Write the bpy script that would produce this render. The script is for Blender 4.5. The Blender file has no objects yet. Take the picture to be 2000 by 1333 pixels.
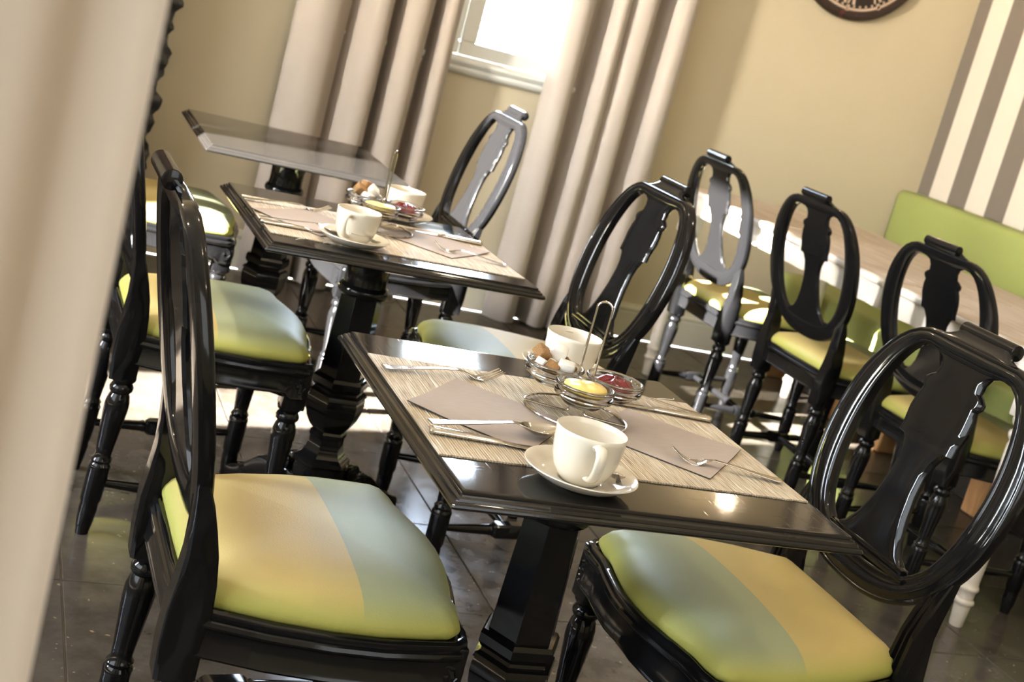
import bpy, bmesh, math, random
from math import sin, cos, pi, radians, sqrt
from mathutils import Vector, Matrix, Euler
random.seed(7)
C = bpy.context.scene.collection
S = bpy.context.scene

# ------------------------------------------------------------------ camera
YAW, PITCH, ROLL = 0.414185699, 0.200254051, 0.269626184
fwd = Vector((sin(YAW)*cos(PITCH), cos(YAW)*cos(PITCH), -sin(PITCH)))
rgt = Vector((cos(YAW), -sin(YAW), 0)); upv = rgt.cross(fwd)
r2 = rgt*cos(ROLL) + upv*sin(ROLL); u2 = -rgt*sin(ROLL) + upv*cos(ROLL)
M = Matrix((r2, u2, -fwd)).transposed().to_4x4()
M.translation = Vector((-0.88004418, -1.76082283, 1.28783028))
cam_d = bpy.data.cameras.new('camera'); cam = bpy.data.objects.new('camera', cam_d); C.objects.link(cam)
cam.matrix_world = M
cam_d.sensor_width = 36; cam_d.lens = 2685.24/2000*36
cam_d.shift_x = -69.54/2000; cam_d.shift_y = -77.7/2000
cam_d.clip_start = 0.05; cam_d.clip_end = 400
cam_d.dof.use_dof = True; cam_d.dof.focus_distance = 1.98; cam_d.dof.aperture_fstop = 8.5
S.camera = cam

# ------------------------------------------------------------------ view, world, lights
S.view_settings.view_transform = 'Standard'; S.view_settings.look = 'None'
S.view_settings.gamma = 1.0; S.view_settings.use_curve_mapping = False
S.view_settings.exposure = 0.0
S.cycles.use_denoising = True
S.cycles.max_bounces = 10; S.cycles.diffuse_bounces = 4; S.cycles.glossy_bounces = 5
S.cycles.transmission_bounces = 8; S.cycles.transparent_max_bounces = 12
S.cycles.caustics_reflective = False; S.cycles.caustics_refractive = False
S.cycles.sample_clamp_indirect = 6.0

SUN = Vector((1.0, .27, -.45)).normalized()
w = bpy.data.worlds.new('sky'); S.world = w; w.use_nodes = True
nt = w.node_tree; nt.nodes.clear()
out = nt.nodes.new('ShaderNodeOutputWorld'); bg = nt.nodes.new('ShaderNodeBackground')
sky = nt.nodes.new('ShaderNodeTexSky'); sky.sky_type = 'NISHITA'; sky.sun_disc = False
sky.sun_elevation = math.asin(-SUN.z); sky.sun_rotation = math.atan2(-SUN.x, -SUN.y)
sky.air_density = 1.0; sky.dust_density = .4; sky.ozone_density = 1.0
hs = nt.nodes.new('ShaderNodeHueSaturation'); hs.inputs['Saturation'].default_value = .55
nt.links.new(sky.outputs[0], hs.inputs['Color']); nt.links.new(hs.outputs[0], bg.inputs[0]); bg.inputs[1].default_value = 13.0
nt.links.new(bg.outputs[0], out.inputs[0])

sd = bpy.data.lights.new('sun', 'SUN'); sd.energy = 230.0; sd.angle = radians(0.53); sd.color = (1.0, .96, .90)
so = bpy.data.objects.new('sun', sd); C.objects.link(so)
so.rotation_euler = (-SUN).to_track_quat('Z', 'Y').to_euler(); so.location = (-5, 8, 9)

def area(name, loc, d, sx, sy, e, col):
    l = bpy.data.lights.new(name, 'AREA'); l.shape = 'RECTANGLE'; l.size = sx; l.size_y = sy; l.energy = e; l.color = col
    o = bpy.data.objects.new(name, l); C.objects.link(o); o.location = loc
    o.rotation_euler = Vector(d).to_track_quat('-Z', 'Y').to_euler(); return o
# cool daylight of the large left-wall window
area('window_daylight', (-3.28, -1.0, 1.72), (1, 0, -.10), 2.6, 2.5, 130, (.84, .92, 1.0))
area('window_daylight', (.2, -2.68, 1.85), (0, 1, -.10), 1.5, 1.9, 24, (.90, .95, 1.0))  # added frontal fill, set at an invented opening behind the camera
def lamp(loc, e, col=(1.0, .80, .56), r=.03):
    l = bpy.data.lights.new('ceiling_lamp', 'POINT'); l.energy = e; l.color = col; l.shadow_soft_size = r
    o = bpy.data.objects.new('ceiling_lamp', l); C.objects.link(o); o.location = loc
for lx, ly, le in ((-.9, .3, 17), (.55, -.55, 17), (.4, 1.3, 17), (1.9, .6, 17), (1.4, -1.6, 17), (-1.3, 2.3, 17), (-.75, 2.95, 22)):
    lamp((lx, ly, 2.9), le*.95)
lamp((2.62, 3.42, 2.42), 9)
sp = bpy.data.lights.new('table_spot', 'SPOT'); sp.energy = 120; sp.color = (1, .88, .72); sp.spot_size = radians(24); sp.spot_blend = .6; sp.shadow_soft_size = .04  # added spot that brightens the second table, no such lamp known
spo = bpy.data.objects.new('table_spot', sp); C.objects.link(spo); spo.location = (-.45, 1.35, 2.9); spo.rotation_euler = (Vector((-.45, 1.35, 2.9))-Vector((-.12, 1.15, .72))).to_track_quat('Z', 'Y').to_euler()

# ------------------------------------------------------------------ materials
def mat(name, col, rough=.5, metal=0.0, coat=0.0, trans=0.0, ior=1.45, spec=.5, sheen=0.0, sss=0.0):
    m = bpy.data.materials.new(name); m.use_nodes = True
    b = m.node_tree.nodes['Principled BSDF']
    b.inputs['Base Color'].default_value = (*col, 1); b.inputs['Roughness'].default_value = rough
    b.inputs['Metallic'].default_value = metal; b.inputs['Coat Weight'].default_value = coat; b.inputs['Coat Roughness'].default_value = .05
    b.inputs['Transmission Weight'].default_value = trans; b.inputs['IOR'].default_value = ior
    b.inputs['Specular IOR Level'].default_value = spec; b.inputs['Sheen Weight'].default_value = sheen
    if sss: b.inputs['Subsurface Weight'].default_value = sss; b.inputs['Subsurface Radius'].default_value = (.01, .008, .006)
    return m
class N:
    """small node-graph helper on a material"""
    def __init__(s, m): s.m = m; s.t = m.node_tree; s.b = s.t.nodes['Principled BSDF']
    def n(s, k, **kw):
        x = s.t.nodes.new(k)
        for a, v in kw.items(): setattr(x, a, v)
        return x
    def l(s, a, b): s.t.links.new(a, b)
    def coord(s, kind='Object', scale=(1, 1, 1), rot=(0, 0, 0), loc=(0, 0, 0)):
        c = s.n('ShaderNodeTexCoord'); mp = s.n('ShaderNodeMapping')
        mp.inputs['Scale'].default_value = scale; mp.inputs['Rotation'].default_value = rot; mp.inputs['Location'].default_value = loc
        s.l(c.outputs[kind], mp.inputs[0]); return mp.outputs[0]
    def noise(s, co, scale, detail=3, rough=.5):
        x = s.n('ShaderNodeTexNoise'); x.inputs['Scale'].default_value = scale; x.inputs['Detail'].default_value = detail; x.inputs['Roughness'].default_value = rough
        s.l(co, x.inputs['Vector']); return x
    def ramp(s, fac, stops, interp='LINEAR'):
        x = s.n('ShaderNodeValToRGB'); e = x.color_ramp; e.interpolation = interp
        while len(e.elements) < len(stops): e.elements.new(.5)
        for i, (p, c) in enumerate(stops):
            e.elements[i].position = p; e.elements[i].color = (*c, 1) if len(c) == 3 else c
        s.l(fac, x.inputs[0]); return x.outputs[0]
    def mix(s, fac, a, b, mode='MIX'):
        x = s.n('ShaderNodeMix', data_type='RGBA', blend_type=mode)
        for sock, v in ((x.inputs[0], fac), (x.inputs[6], a), (x.inputs[7], b)):
            if hasattr(v, 'links'): s.l(v, sock)
            elif isinstance(v, (int, float)): sock.default_value = v
            else: sock.default_value = (*v, 1)
        return x.outputs[2]
    def math(s, op, a, b=None, clamp=False):
        x = s.n('ShaderNodeMath', operation=op, use_clamp=clamp)
        for i, v in ((0, a), (1, b)):
            if v is None: continue
            if hasattr(v, 'links'): s.l(v, x.inputs[i])
            else: x.inputs[i].default_value = v
        return x.outputs[0]
    def bump(s, h, strength=.2, dist=.01):
        x = s.n('ShaderNodeBump'); x.inputs['Strength'].default_value = strength; x.inputs['Distance'].default_value = dist
        s.l(h, x.inputs['Height']); s.l(x.outputs[0], s.b.inputs['Normal'])
    def col(s, o): s.l(o, s.b.inputs['Base Color'])
    def rough(s, o): s.l(o, s.b.inputs['Roughness'])
    def sep(s, co):
        x = s.n('ShaderNodeSeparateXYZ'); s.l(co, x.inputs[0]); return x.outputs

lacq = mat('black_lacquer', (.0050, .0050, .0054), .12, coat=.0, spec=.38)
g = N(lacq); co = g.coord(); g.rough(g.ramp(g.noise(co, 9, 4).outputs[0], [(.3, (.07,)*3), (.75, (.17,)*3)])); g.bump(g.noise(co, 45, 2).outputs[0], .04, .004)
topm = mat('black_table_lacquer', (.012, .011, .010), .12, coat=.0)
g = N(topm); co = g.coord(); n1 = g.noise(co, 7, 4).outputs[0]; g.rough(g.ramp(n1, [(.3, (.045,)*3), (.75, (.10,)*3)]))
n2 = g.noise(g.coord(scale=(1, 1, 1)), 330, 2, .7).outputs[0]
g.col(g.mix(g.ramp(n2, [(.70, (0,)*3), (.78, (1,)*3)]), (.012, .011, .010), (.05, .045, .04)))
sc1 = g.noise(g.coord(scale=(14, 1, 1), rot=(0, 0, .7)), 9, 2, .5).outputs[0]; sc2 = g.noise(g.coord(scale=(1, 16, 1), rot=(0, 0, .35)), 8, 2, .5).outputs[0]
g.bump(g.math('ADD', g.math('MULTIPLY', n2, .5), g.math('ADD', g.ramp(sc1, [(.66, (0,)*3), (.69, (1,)*3)]), g.ramp(sc2, [(.67, (0,)*3), (.70, (1,)*3)]))), .035, .001)

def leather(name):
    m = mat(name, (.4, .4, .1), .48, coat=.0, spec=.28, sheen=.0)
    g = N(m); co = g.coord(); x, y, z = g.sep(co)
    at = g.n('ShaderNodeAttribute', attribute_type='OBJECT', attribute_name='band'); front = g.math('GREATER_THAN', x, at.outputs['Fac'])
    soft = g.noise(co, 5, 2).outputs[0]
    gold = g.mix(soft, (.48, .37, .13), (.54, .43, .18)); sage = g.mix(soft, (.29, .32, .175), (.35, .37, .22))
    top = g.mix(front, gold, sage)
    # two-tone cover fades to lime lower down; top sheen put into the colour
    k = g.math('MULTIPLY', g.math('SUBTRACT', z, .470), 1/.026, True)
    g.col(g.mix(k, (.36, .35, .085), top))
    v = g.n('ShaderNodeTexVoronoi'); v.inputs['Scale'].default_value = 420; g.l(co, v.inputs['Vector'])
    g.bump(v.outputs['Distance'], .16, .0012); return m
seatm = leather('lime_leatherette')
benchm = mat('green_bench_leatherette', (.29, .36, .07), .36, spec=.5)
g = N(benchm); co = g.coord(); g.bump(g.noise(co, 260, 2).outputs[0], .12, .001); g.col(g.mix(g.noise(co, 2, 2).outputs[0], (.29, .335, .10), (.34, .38, .125)))

porc = mat('cream_porcelain', (.74, .68, .56), .10, coat=.3, sss=.05)
steel = mat('polished_steel', (.66, .63, .58), .12, metal=1)
glass = mat('clear_glass', (1, 1, 1), .0, trans=1, ior=1.46)
whites = mat('white_sugar', (.86, .82, .74), .75, sss=.2)
g = N(whites); g.bump(g.noise(g.coord(), 900, 3).outputs[0], .35, .001)
brown = mat('brown_sugar', (.36, .19, .07), .6)
g = N(brown); co = g.coord(); nz = g.noise(co, 700, 3).outputs[0]; g.bump(nz, .7, .002); g.col(g.ramp(nz, [(.3, (.16, .07, .02)), (.7, (.46, .26, .10))]))
butter = mat('butter', (.86, .66, .20), .45, sss=.2)
g = N(butter); g.bump(g.noise(g.coord(), 120, 3).outputs[0], .3, .002)
jam = mat('red_jam', (.13, .004, .010), .12, coat=.3)
g = N(jam); g.bump(g.noise(g.coord(), 160, 3).outputs[0], .5, .003)

mm = mat('woven_placemat', (.6, .5, .36), .7)
g = N(mm); co = g.coord(scale=(1, .035, 1)); a = g.noise(co, 520, 2, .7).outputs[0]
co2 = g.coord(scale=(1, .05, 1)); b_ = g.noise(co2, 150, 2, .6).outputs[0]
x, y, z = g.sep(g.coord())
wv = g.math('SINE', g.math('MULTIPLY', x, 2*pi/.0042)); wv = g.math('MULTIPLY', g.math('ADD', wv, 1), .5)
c1 = g.ramp(a, [(.30, (.25, .185, .12)), (.46, (.50, .40, .27)), (.62, (.66, .56, .41)), (.8, (.80, .73, .60))])
c2 = g.mix(g.ramp(b_, [(.62, (0,)*3), (.70, (1,)*3)]), c1, (.82, .76, .64))
g.col(g.mix(g.math('MULTIPLY', g.ramp(wv, [(.0, (1,)*3), (.22, (0,)*3)]), .55), c2, (.12, .09, .06)))
g.bump(g.math('ADD', wv, g.math('MULTIPLY', a, .7)), .5, .0012)
card = mat('taupe_card', (.36, .285, .23), .8)
g = N(card); co = g.coord(scale=(.15, 1, 1)); nz = g.noise(co, 300, 2).outputs[0]; g.col(g.mix(nz, (.33, .265, .215), (.40, .325, .265))); g.bump(nz, .12, .001)
cardshade = mat('dark_card_back', (.03, .027, .025), .7)  # shadow along the napkin edge, painted as dark side faces

def cloth(name, a, b):
    m = mat(name, a, .75, sheen=.25, spec=.25)
    g = N(m); co = g.coord(); nz = g.noise(co, 3, 3).outputs[0]; g.col(g.mix(nz, a, b))
    fine = g.noise(g.coord(scale=(1, 1, .2)), 500, 2).outputs[0]; g.bump(fine, .08, .001)
    tr = g.n('ShaderNodeBsdfTranslucent'); tr.inputs[0].default_value = (*b, 1)
    ms = g.n('ShaderNodeMixShader'); ms.inputs[0].default_value = .05
    o = [x for x in g.t.nodes if x.type == 'OUTPUT_MATERIAL'][0]
    g.l(g.b.outputs[0], ms.inputs[1]); g.l(tr.outputs[0], ms.inputs[2]); g.l(ms.outputs[0], o.inputs[0]); return m
curt = cloth('taupe_curtain_satin', (.40, .33, .265), (.45, .375, .30))
curt2 = cloth('pale_curtain_satin', (.53, .465, .40), (.58, .51, .44))  # same satin as the left curtain, daylight put into a lighter colour
curtfg = cloth('beige_drape', (.64, .55, .46), (.68, .59, .50))

wallm = mat('beige_wall_paint', (.66, .57, .40), .55, spec=.3)
g = N(wallm); co = g.coord(); nz = g.noise(co, 3, 3).outputs[0]; g.col(g.mix(nz, (.645, .56, .39), (.68, .59, .415))); g.bump(g.noise(co, 160, 2).outputs[0], .05, .002)
stripem = mat('striped_wallpaper', (.7, .65, .55), .45, spec=.35)
g = N(stripem); x, y, z = g.sep(g.coord())
ph = g.math('FRACT', g.math('DIVIDE', g.math('ADD', y, .2695*30-2.990), .2695))
gr = g.math('LESS_THAN', ph, .485)
g.col(g.mix(gr, (.62, .57, .49), (.165, .142, .12)))
paint = mat('cream_trim_paint', (.70, .66, .52), .35)
winp = mat('white_window_paint', (.84, .84, .78), .35)
ceilm = mat('white_ceiling_paint', (.78, .74, .66), .7)
g = N(ceilm); g.bump(g.noise(g.coord(), 120, 2).outputs[0], .05, .002)
for m_, k in ((paint, 60), (winp, 60)):
    g = N(m_); g.bump(g.noise(g.coord(), k, 2).outputs[0], .05, .002)

tilem = mat('dark_polished_tile', (.06, .05, .04), .16, spec=.55)
g = N(tilem); co = g.coord('Generated', (1, 1, 1)); oi = g.n('ShaderNodeObjectInfo')
geo = g.n('ShaderNodeNewGeometry'); n1 = g.noise(geo.outputs['Position'], 2.6, 5, .6).outputs[0]
n2 = g.noise(geo.outputs['Position'], 14, 5, .65).outputs[0]; n3 = g.noise(geo.outputs['Position'], 75, 2, .5).outputs[0]
base = g.ramp(n1, [(.3, (.032, .026, .020)), (.55, (.060, .050, .040)), (.75, (.098, .085, .070))])
base = g.mix(g.math('MULTIPLY', g.ramp(n2, [(.4, (0,)*3), (.75, (1,)*3)]), .5), base, (.12, .105, .085))
fle = g.ramp(n3, [(.70, (0,)*3), (.76, (1,)*3)]); g.col(g.mix(fle, base, (.27, .20, .12)))
g.rough(g.ramp(n2, [(.3, (.13,)*3), (.75, (.30,)*3)])); g.bump(n2, .03, .004)
grout = mat('pale_grout', (.22, .20, .175), .8)
g = N(grout); g.bump(g.noise(g.coord(), 200, 2).outputs[0], .1, .002)

whitewood = mat('white_painted_wood', (.70, .66, .57), .4)
g = N(whitewood); co = g.coord(); nz = g.noise(co, 18, 4).outputs[0]; g.col(g.ramp(nz, [(.3, (.63, .58, .49)), (.7, (.75, .71, .63))])); g.bump(nz, .1, .003)
bleach = mat('bleached_table_wood', (.62, .50, .39), .38)
g = N(bleach); nz = g.noise(g.coord(scale=(9, .8, 1)), 6, 4).outputs[0]; g.col(g.ramp(nz, [(.3, (.50, .39, .29)), (.7, (.68, .57, .46))])); g.bump(nz, .08, .002)
benchwood = mat('orange_brown_wood', (.38, .20, .08), .45)
g = N(benchwood); nz = g.noise(g.coord(scale=(1, 9, 1)), 9, 4).outputs[0]; g.col(g.ramp(nz, [(.3, (.28, .135, .05)), (.7, (.46, .26, .11))]))
darkbase = mat('dark_plinth', (.02, .016, .013), .5)
g = N(darkbase); g.bump(g.noise(g.coord(), 50, 2).outputs[0], .05, .002)
carve = mat('carved_black_wood', (.012, .010, .009), .3, coat=.3)
g = N(carve); nz = g.noise(g.coord(), 38, 4, .6).outputs[0]; g.col(g.ramp(nz, [(.66, (.012, .010, .009)), (.72, (.20, .10, .035))])); g.bump(g.noise(g.coord(), 60, 3).outputs[0], .5, .01)
mirror = mat('brown_panel_wood', (.05, .024, .010), .25)
g = N(mirror); nz = g.noise(g.coord(scale=(9, 9, 1)), 4, 4).outputs[0]; g.col(g.ramp(nz, [(.3, (.028, .013, .006)), (.7, (.085, .042, .018))]))
clockm = mat('dark_clock_face', (.030, .018, .013), .35)
g = N(clockm); nz = g.noise(g.coord(), 22, 3).outputs[0]; g.col(g.ramp(nz, [(.60, (.032, .019, .014)), (.72, (.17, .04, .03))]))
clockface = mat('black_clock_dial', (.020, .013, .010), .4)
clockw = mat('cream_clock_marks', (.62, .47, .36), .5)
grd = mat('pale_gravel', (.62, .58, .50), .9)
g = N(grd); co = g.coord(); g.col(g.mix(g.noise(co, 3, 5).outputs[0], (.5, .46, .38), (.70, .66, .58)))
leafm = mat('hedge_leaf', (.10, .17, .04), .6)
pane = bpy.data.materials.new('window_glass'); pane.use_nodes = True
t = pane.node_tree; t.nodes.clear(); po = t.nodes.new('ShaderNodeOutputMaterial'); tr = t.nodes.new('ShaderNodeBsdfTransparent'); gl = t.nodes.new('ShaderNodeBsdfGlossy')
fr = t.nodes.new('ShaderNodeFresnel'); fr.inputs[0].default_value = 1.45; gl.inputs['Roughness'].default_value = .0; mx = t.nodes.new('ShaderNodeMixShader')
t.links.new(fr.outputs[0], mx.inputs[0]); t.links.new(tr.outputs[0], mx.inputs[1]); t.links.new(gl.outputs[0], mx.inputs[2]); t.links.new(mx.outputs[0], po.inputs[0])

# ------------------------------------------------------------------ mesh helpers
def nb(): return bmesh.new()
def obj(name, bm, m, parent=None, smooth=True, angle=40):
    bmesh.ops.recalc_face_normals(bm, faces=bm.faces[:])
    me = bpy.data.meshes.new(name)
    for f in bm.faces: f.smooth = smooth
    if smooth:
        ca = cos(radians(angle))
        for e in bm.edges:
            if len(e.link_faces) == 2: e.smooth = e.link_faces[0].normal.dot(e.link_faces[1].normal) > ca
    bm.to_mesh(me); bm.free()
    for x in (m if isinstance(m, (list, tuple)) else [m]): me.materials.append(x)
    o = bpy.data.objects.new(name, me); C.objects.link(o)
    if parent is not None: o.parent = parent
    return o
def tag(o, label=None, cat=None, group=None, kind=None):
    if label: o['label'] = label
    if cat: o['category'] = cat
    if group: o['group'] = group
    if kind: o['kind'] = kind
    return o
def empty(name, loc=(0, 0, 0), rz=0, label=None, cat=None, group=None):
    o = bpy.data.objects.new(name, None); C.objects.link(o); o.location = loc; o.rotation_euler = (0, 0, rz); o.empty_display_size = .1
    return tag(o, label, cat, group)
def copy_tree(o, parent=None):
    c = o.copy(); C.objects.link(c)
    if parent is not None: c.parent = parent
    for ch in list(o.children): copy_tree(ch, c)
    return c
def box(bm, x0, x1, y0, y1, z0, z1, bev=0, seg=2):
    vs = [bm.verts.new((x, y, z)) for x in (x0, x1) for y in (y0, y1) for z in (z0, z1)]
    fs = [bm.faces.new([vs[i] for i in q]) for q in ((0, 1, 3, 2), (4, 6, 7, 5), (0, 4, 5, 1), (2, 3, 7, 6), (0, 2, 6, 4), (1, 5, 7, 3))]
    if bev:
        es = list({e for f in fs for e in f.edges}); bmesh.ops.bevel(bm, geom=es, offset=bev, segments=seg, affect='EDGES', profile=.5)
def loft(bm, rings, closed=True, caps=True, loop=False):
    R = [[bm.verts.new(p) for p in r] for r in rings]; n = len(R[0])
    for i in range(len(R) if loop else len(R)-1):
        a, b = R[i], R[(i+1) % len(R)]
        for j in range(n if closed else n-1):
            k = (j+1) % n
            bm.faces.new((a[j], a[k], b[k], b[j]))
    if caps and not loop:
        if closed: bm.faces.new(R[0][::-1]); bm.faces.new(R[-1])
    return R
def lathe(bm, prof, seg=24, c=(0, 0, 0), a0=0, caps=True):
    rings = []; 
    for r, z in prof: rings.append([(c[0]+r*cos(a0+2*pi*i/seg), c[1]+r*sin(a0+2*pi*i/seg), c[2]+z) for i in range(seg)])
    return loft(bm, rings, True, caps)
def tube(bm, pts, r, seg=10, loop=False, flat=1.0, ref=None):
    pts = [Vector(p) for p in pts]; n = len(pts); rings = []; prev = None
    for i, p in enumerate(pts):
        if loop: t = pts[(i+1) % n]-pts[i-1]
        else: t = pts[min(i+1, n-1)]-pts[max(i-1, 0)]
        t.normalize()
        if prev is None:
            q = Vector(ref) if ref else (Vector((0, 0, 1)) if abs(t.z) < .9 else Vector((1, 0, 0)))
            prev = (q - t*q.dot(t)).normalized()
        else: prev = (prev - t*prev.dot(t)).normalized()
        b = t.cross(prev); rr = r[i] if isinstance(r, (list, tuple)) else r
        rings.append([p + prev*(rr*cos(2*pi*k/seg)) + b*(rr*flat*sin(2*pi*k/seg)) for k in range(seg)])
    return loft(bm, rings, True, True, loop)
def cat_rom(P, n, closed=False):
    """resample a polyline through a Catmull-Rom spline to n points, by arc length"""
    P = [Vector((*p, 0)) if len(p) == 2 else Vector(p) for p in P]; D = []
    m = len(P)
    def at(i): return P[i % m] if closed else P[max(0, min(m-1, i))]
    for i in range(m if closed else m-1):
        a, b, c, d = at(i-1), at(i), at(i+1), at(i+2)
        for k in range(12):
            t = k/12; D.append(.5*((2*b)+(c-a)*t+(2*a-5*b+4*c-d)*t*t+(3*b-a-3*c+d)*t**3))
    if not closed: D.append(P[-1])
    else: D.append(D[0])
    L = [0]
    for i in range(1, len(D)): L.append(L[-1]+(D[i]-D[i-1]).length)
    out = []; j = 0
    for k in range(n):
        s = L[-1]*k/(n if closed else n-1)
        while j < len(L)-2 and L[j+1] < s: j += 1
        f = (s-L[j])/max(1e-9, L[j+1]-L[j]); out.append(D[j].lerp(D[j+1], min(1, max(0, f))))
    return out
def lerp_tab(tab, x):
    if x <= tab[0][0]: return tab[0][1]
    for (a, b), (c, d) in zip(tab, tab[1:]):
        if x <= c: return b+(d-b)*(x-a)/(c-a)
    return tab[-1][1]

# ------------------------------------------------------------------ room shell
YB, XR, XL, YF, ZC = 3.62, 3.175, -3.35, -2.75, 3.5
fl = nb(); box(fl, XL, XR, YF, YB, -.12, -.006); floor = obj('floor', fl, grout, smooth=False); tag(floor, kind='structure')
TS = .46; tm = nb(); box(tm, 0, TS-.0035, 0, TS-.0035, -.008, 0, .0012, 1)
bmesh.ops.recalc_face_normals(tm, faces=tm.faces[:]); tme = bpy.data.meshes.new('tile'); tm.to_mesh(tme); tm.free(); tme.materials.append(tilem)
x = .33 - 8*TS
while x < XR:
    y = .80 - 8*TS
    while y < YB:
        if x > XL and x+TS < XR+.4 and y+TS < YB+.4:
            o = bpy.data.objects.new('tile', tme); C.objects.link(o); o.parent = floor; o.location = (x+.00175, y+.00175, 0)
        y += TS
    x += TS
def struct(name, bm, m, smooth=False): return tag(obj(name, bm, m, smooth=smooth), kind='structure')
def wall_with_holes(name, axis, pos, thick, lo, hi, holes, m, sign):
    """axis 'y': wall in the XZ plane at y=pos; holes = (a0,a1,z0,z1); one joined plate built from a cell grid"""
    A = sorted({lo, hi, *[h[0] for h in holes], *[h[1] for h in holes]}); Z = sorted({0, ZC, *[h[2] for h in holes], *[h[3] for h in holes]})
    bm = nb(); vd = {}
    def V(a, z, d):
        k = (a, z, d)
        if k not in vd:
            dd = pos + sign*thick*d; vd[k] = bm.verts.new((a, dd, z) if axis == 'y' else (dd, a, z))
        return vd[k]
    solid = {}
    for i in range(len(A)-1):
        for j in range(len(Z)-1):
            ca, cz = (A[i]+A[i+1])/2, (Z[j]+Z[j+1])/2
            solid[i, j] = not any(h[0] < ca < h[1] and h[2] < cz < h[3] for h in holes)
    for (i, j), s in solid.items():
        if not s: continue
        a0, a1, z0, z1 = A[i], A[i+1], Z[j], Z[j+1]
        for d in (0, 1): bm.faces.new([V(a0, z0, d), V(a1, z0, d), V(a1, z1, d), V(a0, z1, d)])
        for (di, dj, p, q) in ((-1, 0, (a0, z0), (a0, z1)), (1, 0, (a1, z0), (a1, z1)), (0, -1, (a0, z0), (a1, z0)), (0, 1, (a0, z1), (a1, z1))):
            if not solid.get((i+di, j+dj), False): bm.faces.new([V(*p, 0), V(*q, 0), V(*q, 1), V(*p, 1)])
    return struct(name, bm, m)
W1 = (.20, 1.432, 1.02, 2.60); pass
wall_with_holes('wall_back', 'y', YB, .22, XL-.2, XR+.2, [W1], wallm, 1)
bm = nb(); box(bm, XR, XR+.15, YF, YB, 0, ZC); struct('wall_right', bm, stripem)
LW = [(.83, 1.56, .86, 3.16), (-2.35, .35, .40, 3.05)]; FW = [(-.6, 1.0, .85, 2.85)]
wall_with_holes('wall_left', 'x', XL, .2, YF, YB, LW, wallm, -1)
wall_with_holes('wall_front', 'y', YF, .2, XL-.2, XR+.15, FW, wallm, -1)
bm = nb(); box(bm, XL-.2, XR+.15, YF-.2, YB+.22, ZC, ZC+.12); struct('ceiling', bm, ceilm)
def base_prof(bm, a, b, axis, pos, s):
    P = [(.0, 0), (.016, 0), (.016, .115), (.013, .122), (.017, .128), (.017, .136), (.009, .146), (.006, .155), (0, .155)]
    loft(bm, [[((t, pos+s*d, z) if axis == 'y' else (pos+s*d, t, z)) for d, z in P] for t in (a, b)])
bm = nb(); base_prof(bm, XL, XR, 'y', YB, -1); struct('baseboard_back', bm, paint)
bm = nb(); base_prof(bm, YF, YB-.017, 'x', XR, -1); struct('baseboard_right', bm, paint)
bm = nb(); base_prof(bm, YF, YB-.017, 'x', XL, 1); struct('baseboard_left', bm, paint)

def casement(name, x0, x1, z0, z1):
    bm = nb(); f = .055
    for q in ((x0, x1, z1-f, z1), (x0, x0+f, z0, z1-f), (x1-f, x1, z0, z1-f)): box(bm, q[0], q[1], YB+.03, YB+.11, q[2], q[3], .004)
    box(bm, x0-.03, x1+.03, YB-.006, YB+.02, z0-.005, z0+.012, .004)
    root = struct(name, bm, winp)
    xm = (x0+x1)/2
    for a, b in ((x0+f, xm), (xm, x1-f)):
        bm = nb(); s = .069
        box(bm, a+.002, b-.002, YB+.015, YB+.06, z0+.012, z0+.012+s-.012, .006); box(bm, a+.002, b-.002, YB+.015, YB+.06, z1-f-s, z1-f, .006)
        box(bm, a+.002, a+s, YB+.015, YB+.06, z0+s, z1-f-s, .006); box(bm, b-s, b-.002, YB+.015, YB+.06, z0+s, z1-f-s, .006)
        sash = obj('sash', bm, winp, root, smooth=False)
        bm = nb(); box(bm, a+s-.005, b-s+.005, YB+.036, YB+.040, z0+s-.005, z1-f-s+.005); obj('pane', bm, pane, sash, smooth=False)
    bm = nb(); P = [(0, .958), (-.018, .960), (-.030, .968), (-.034, .980), (-.028, .990), (-.040, 1.0), (-.044, 1.010), (-.040, 1.019), (0, 1.021)]
    loft(bm, [[(t_, YB+d, z) for d, z in P] for t_ in (x0-.035, x1+.035)]); obj('window_sill', bm, winp, root)
    return root
casement('window_1', *W1)
for i, (y0, y1, z0, z1) in enumerate(LW):
    bm = nb(); f = .06
    mid = ((1.31, 1.42), (1.445, 1.475)) if i == 0 else (((y0+y1)/2-f/2, (y0+y1)/2+f/2),)
    for q in ((y0, y1, z0, z0+f), (y0, y1, z1-f, z1), (y0, y0+f, z0+f, z1-f), (y1-f, y1, z0+f, z1-f), *[(a_, b_, z0+f, z1-f) for a_, b_ in mid]): box(bm, XL-.12, XL-.05, q[0], q[1], q[2], q[3], .004)
    root = struct('window_%d' % (i+2), bm, winp)
    bm = nb(); box(bm, XL-.09, XL-.086, y0+f-.005, y1-f+.005, z0+f-.005, z1-f+.005); obj('pane', bm, pane, root, smooth=False)
    if i:
        bm = nb(); n = 40
        loft(bm, [[(XL-.020+.002*(k % 2), y0-.0+(y1-y0)*k/n, z) for k in range(n+1)] for z in (z0+.0, z1-.0)], closed=False, caps=False)
        b = obj('roller_blind', bm, winp, root, smooth=False); b.modifiers.new('thick', 'SOLIDIFY').thickness = .002  # blind added to keep the sun out of this unseen opening
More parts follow.
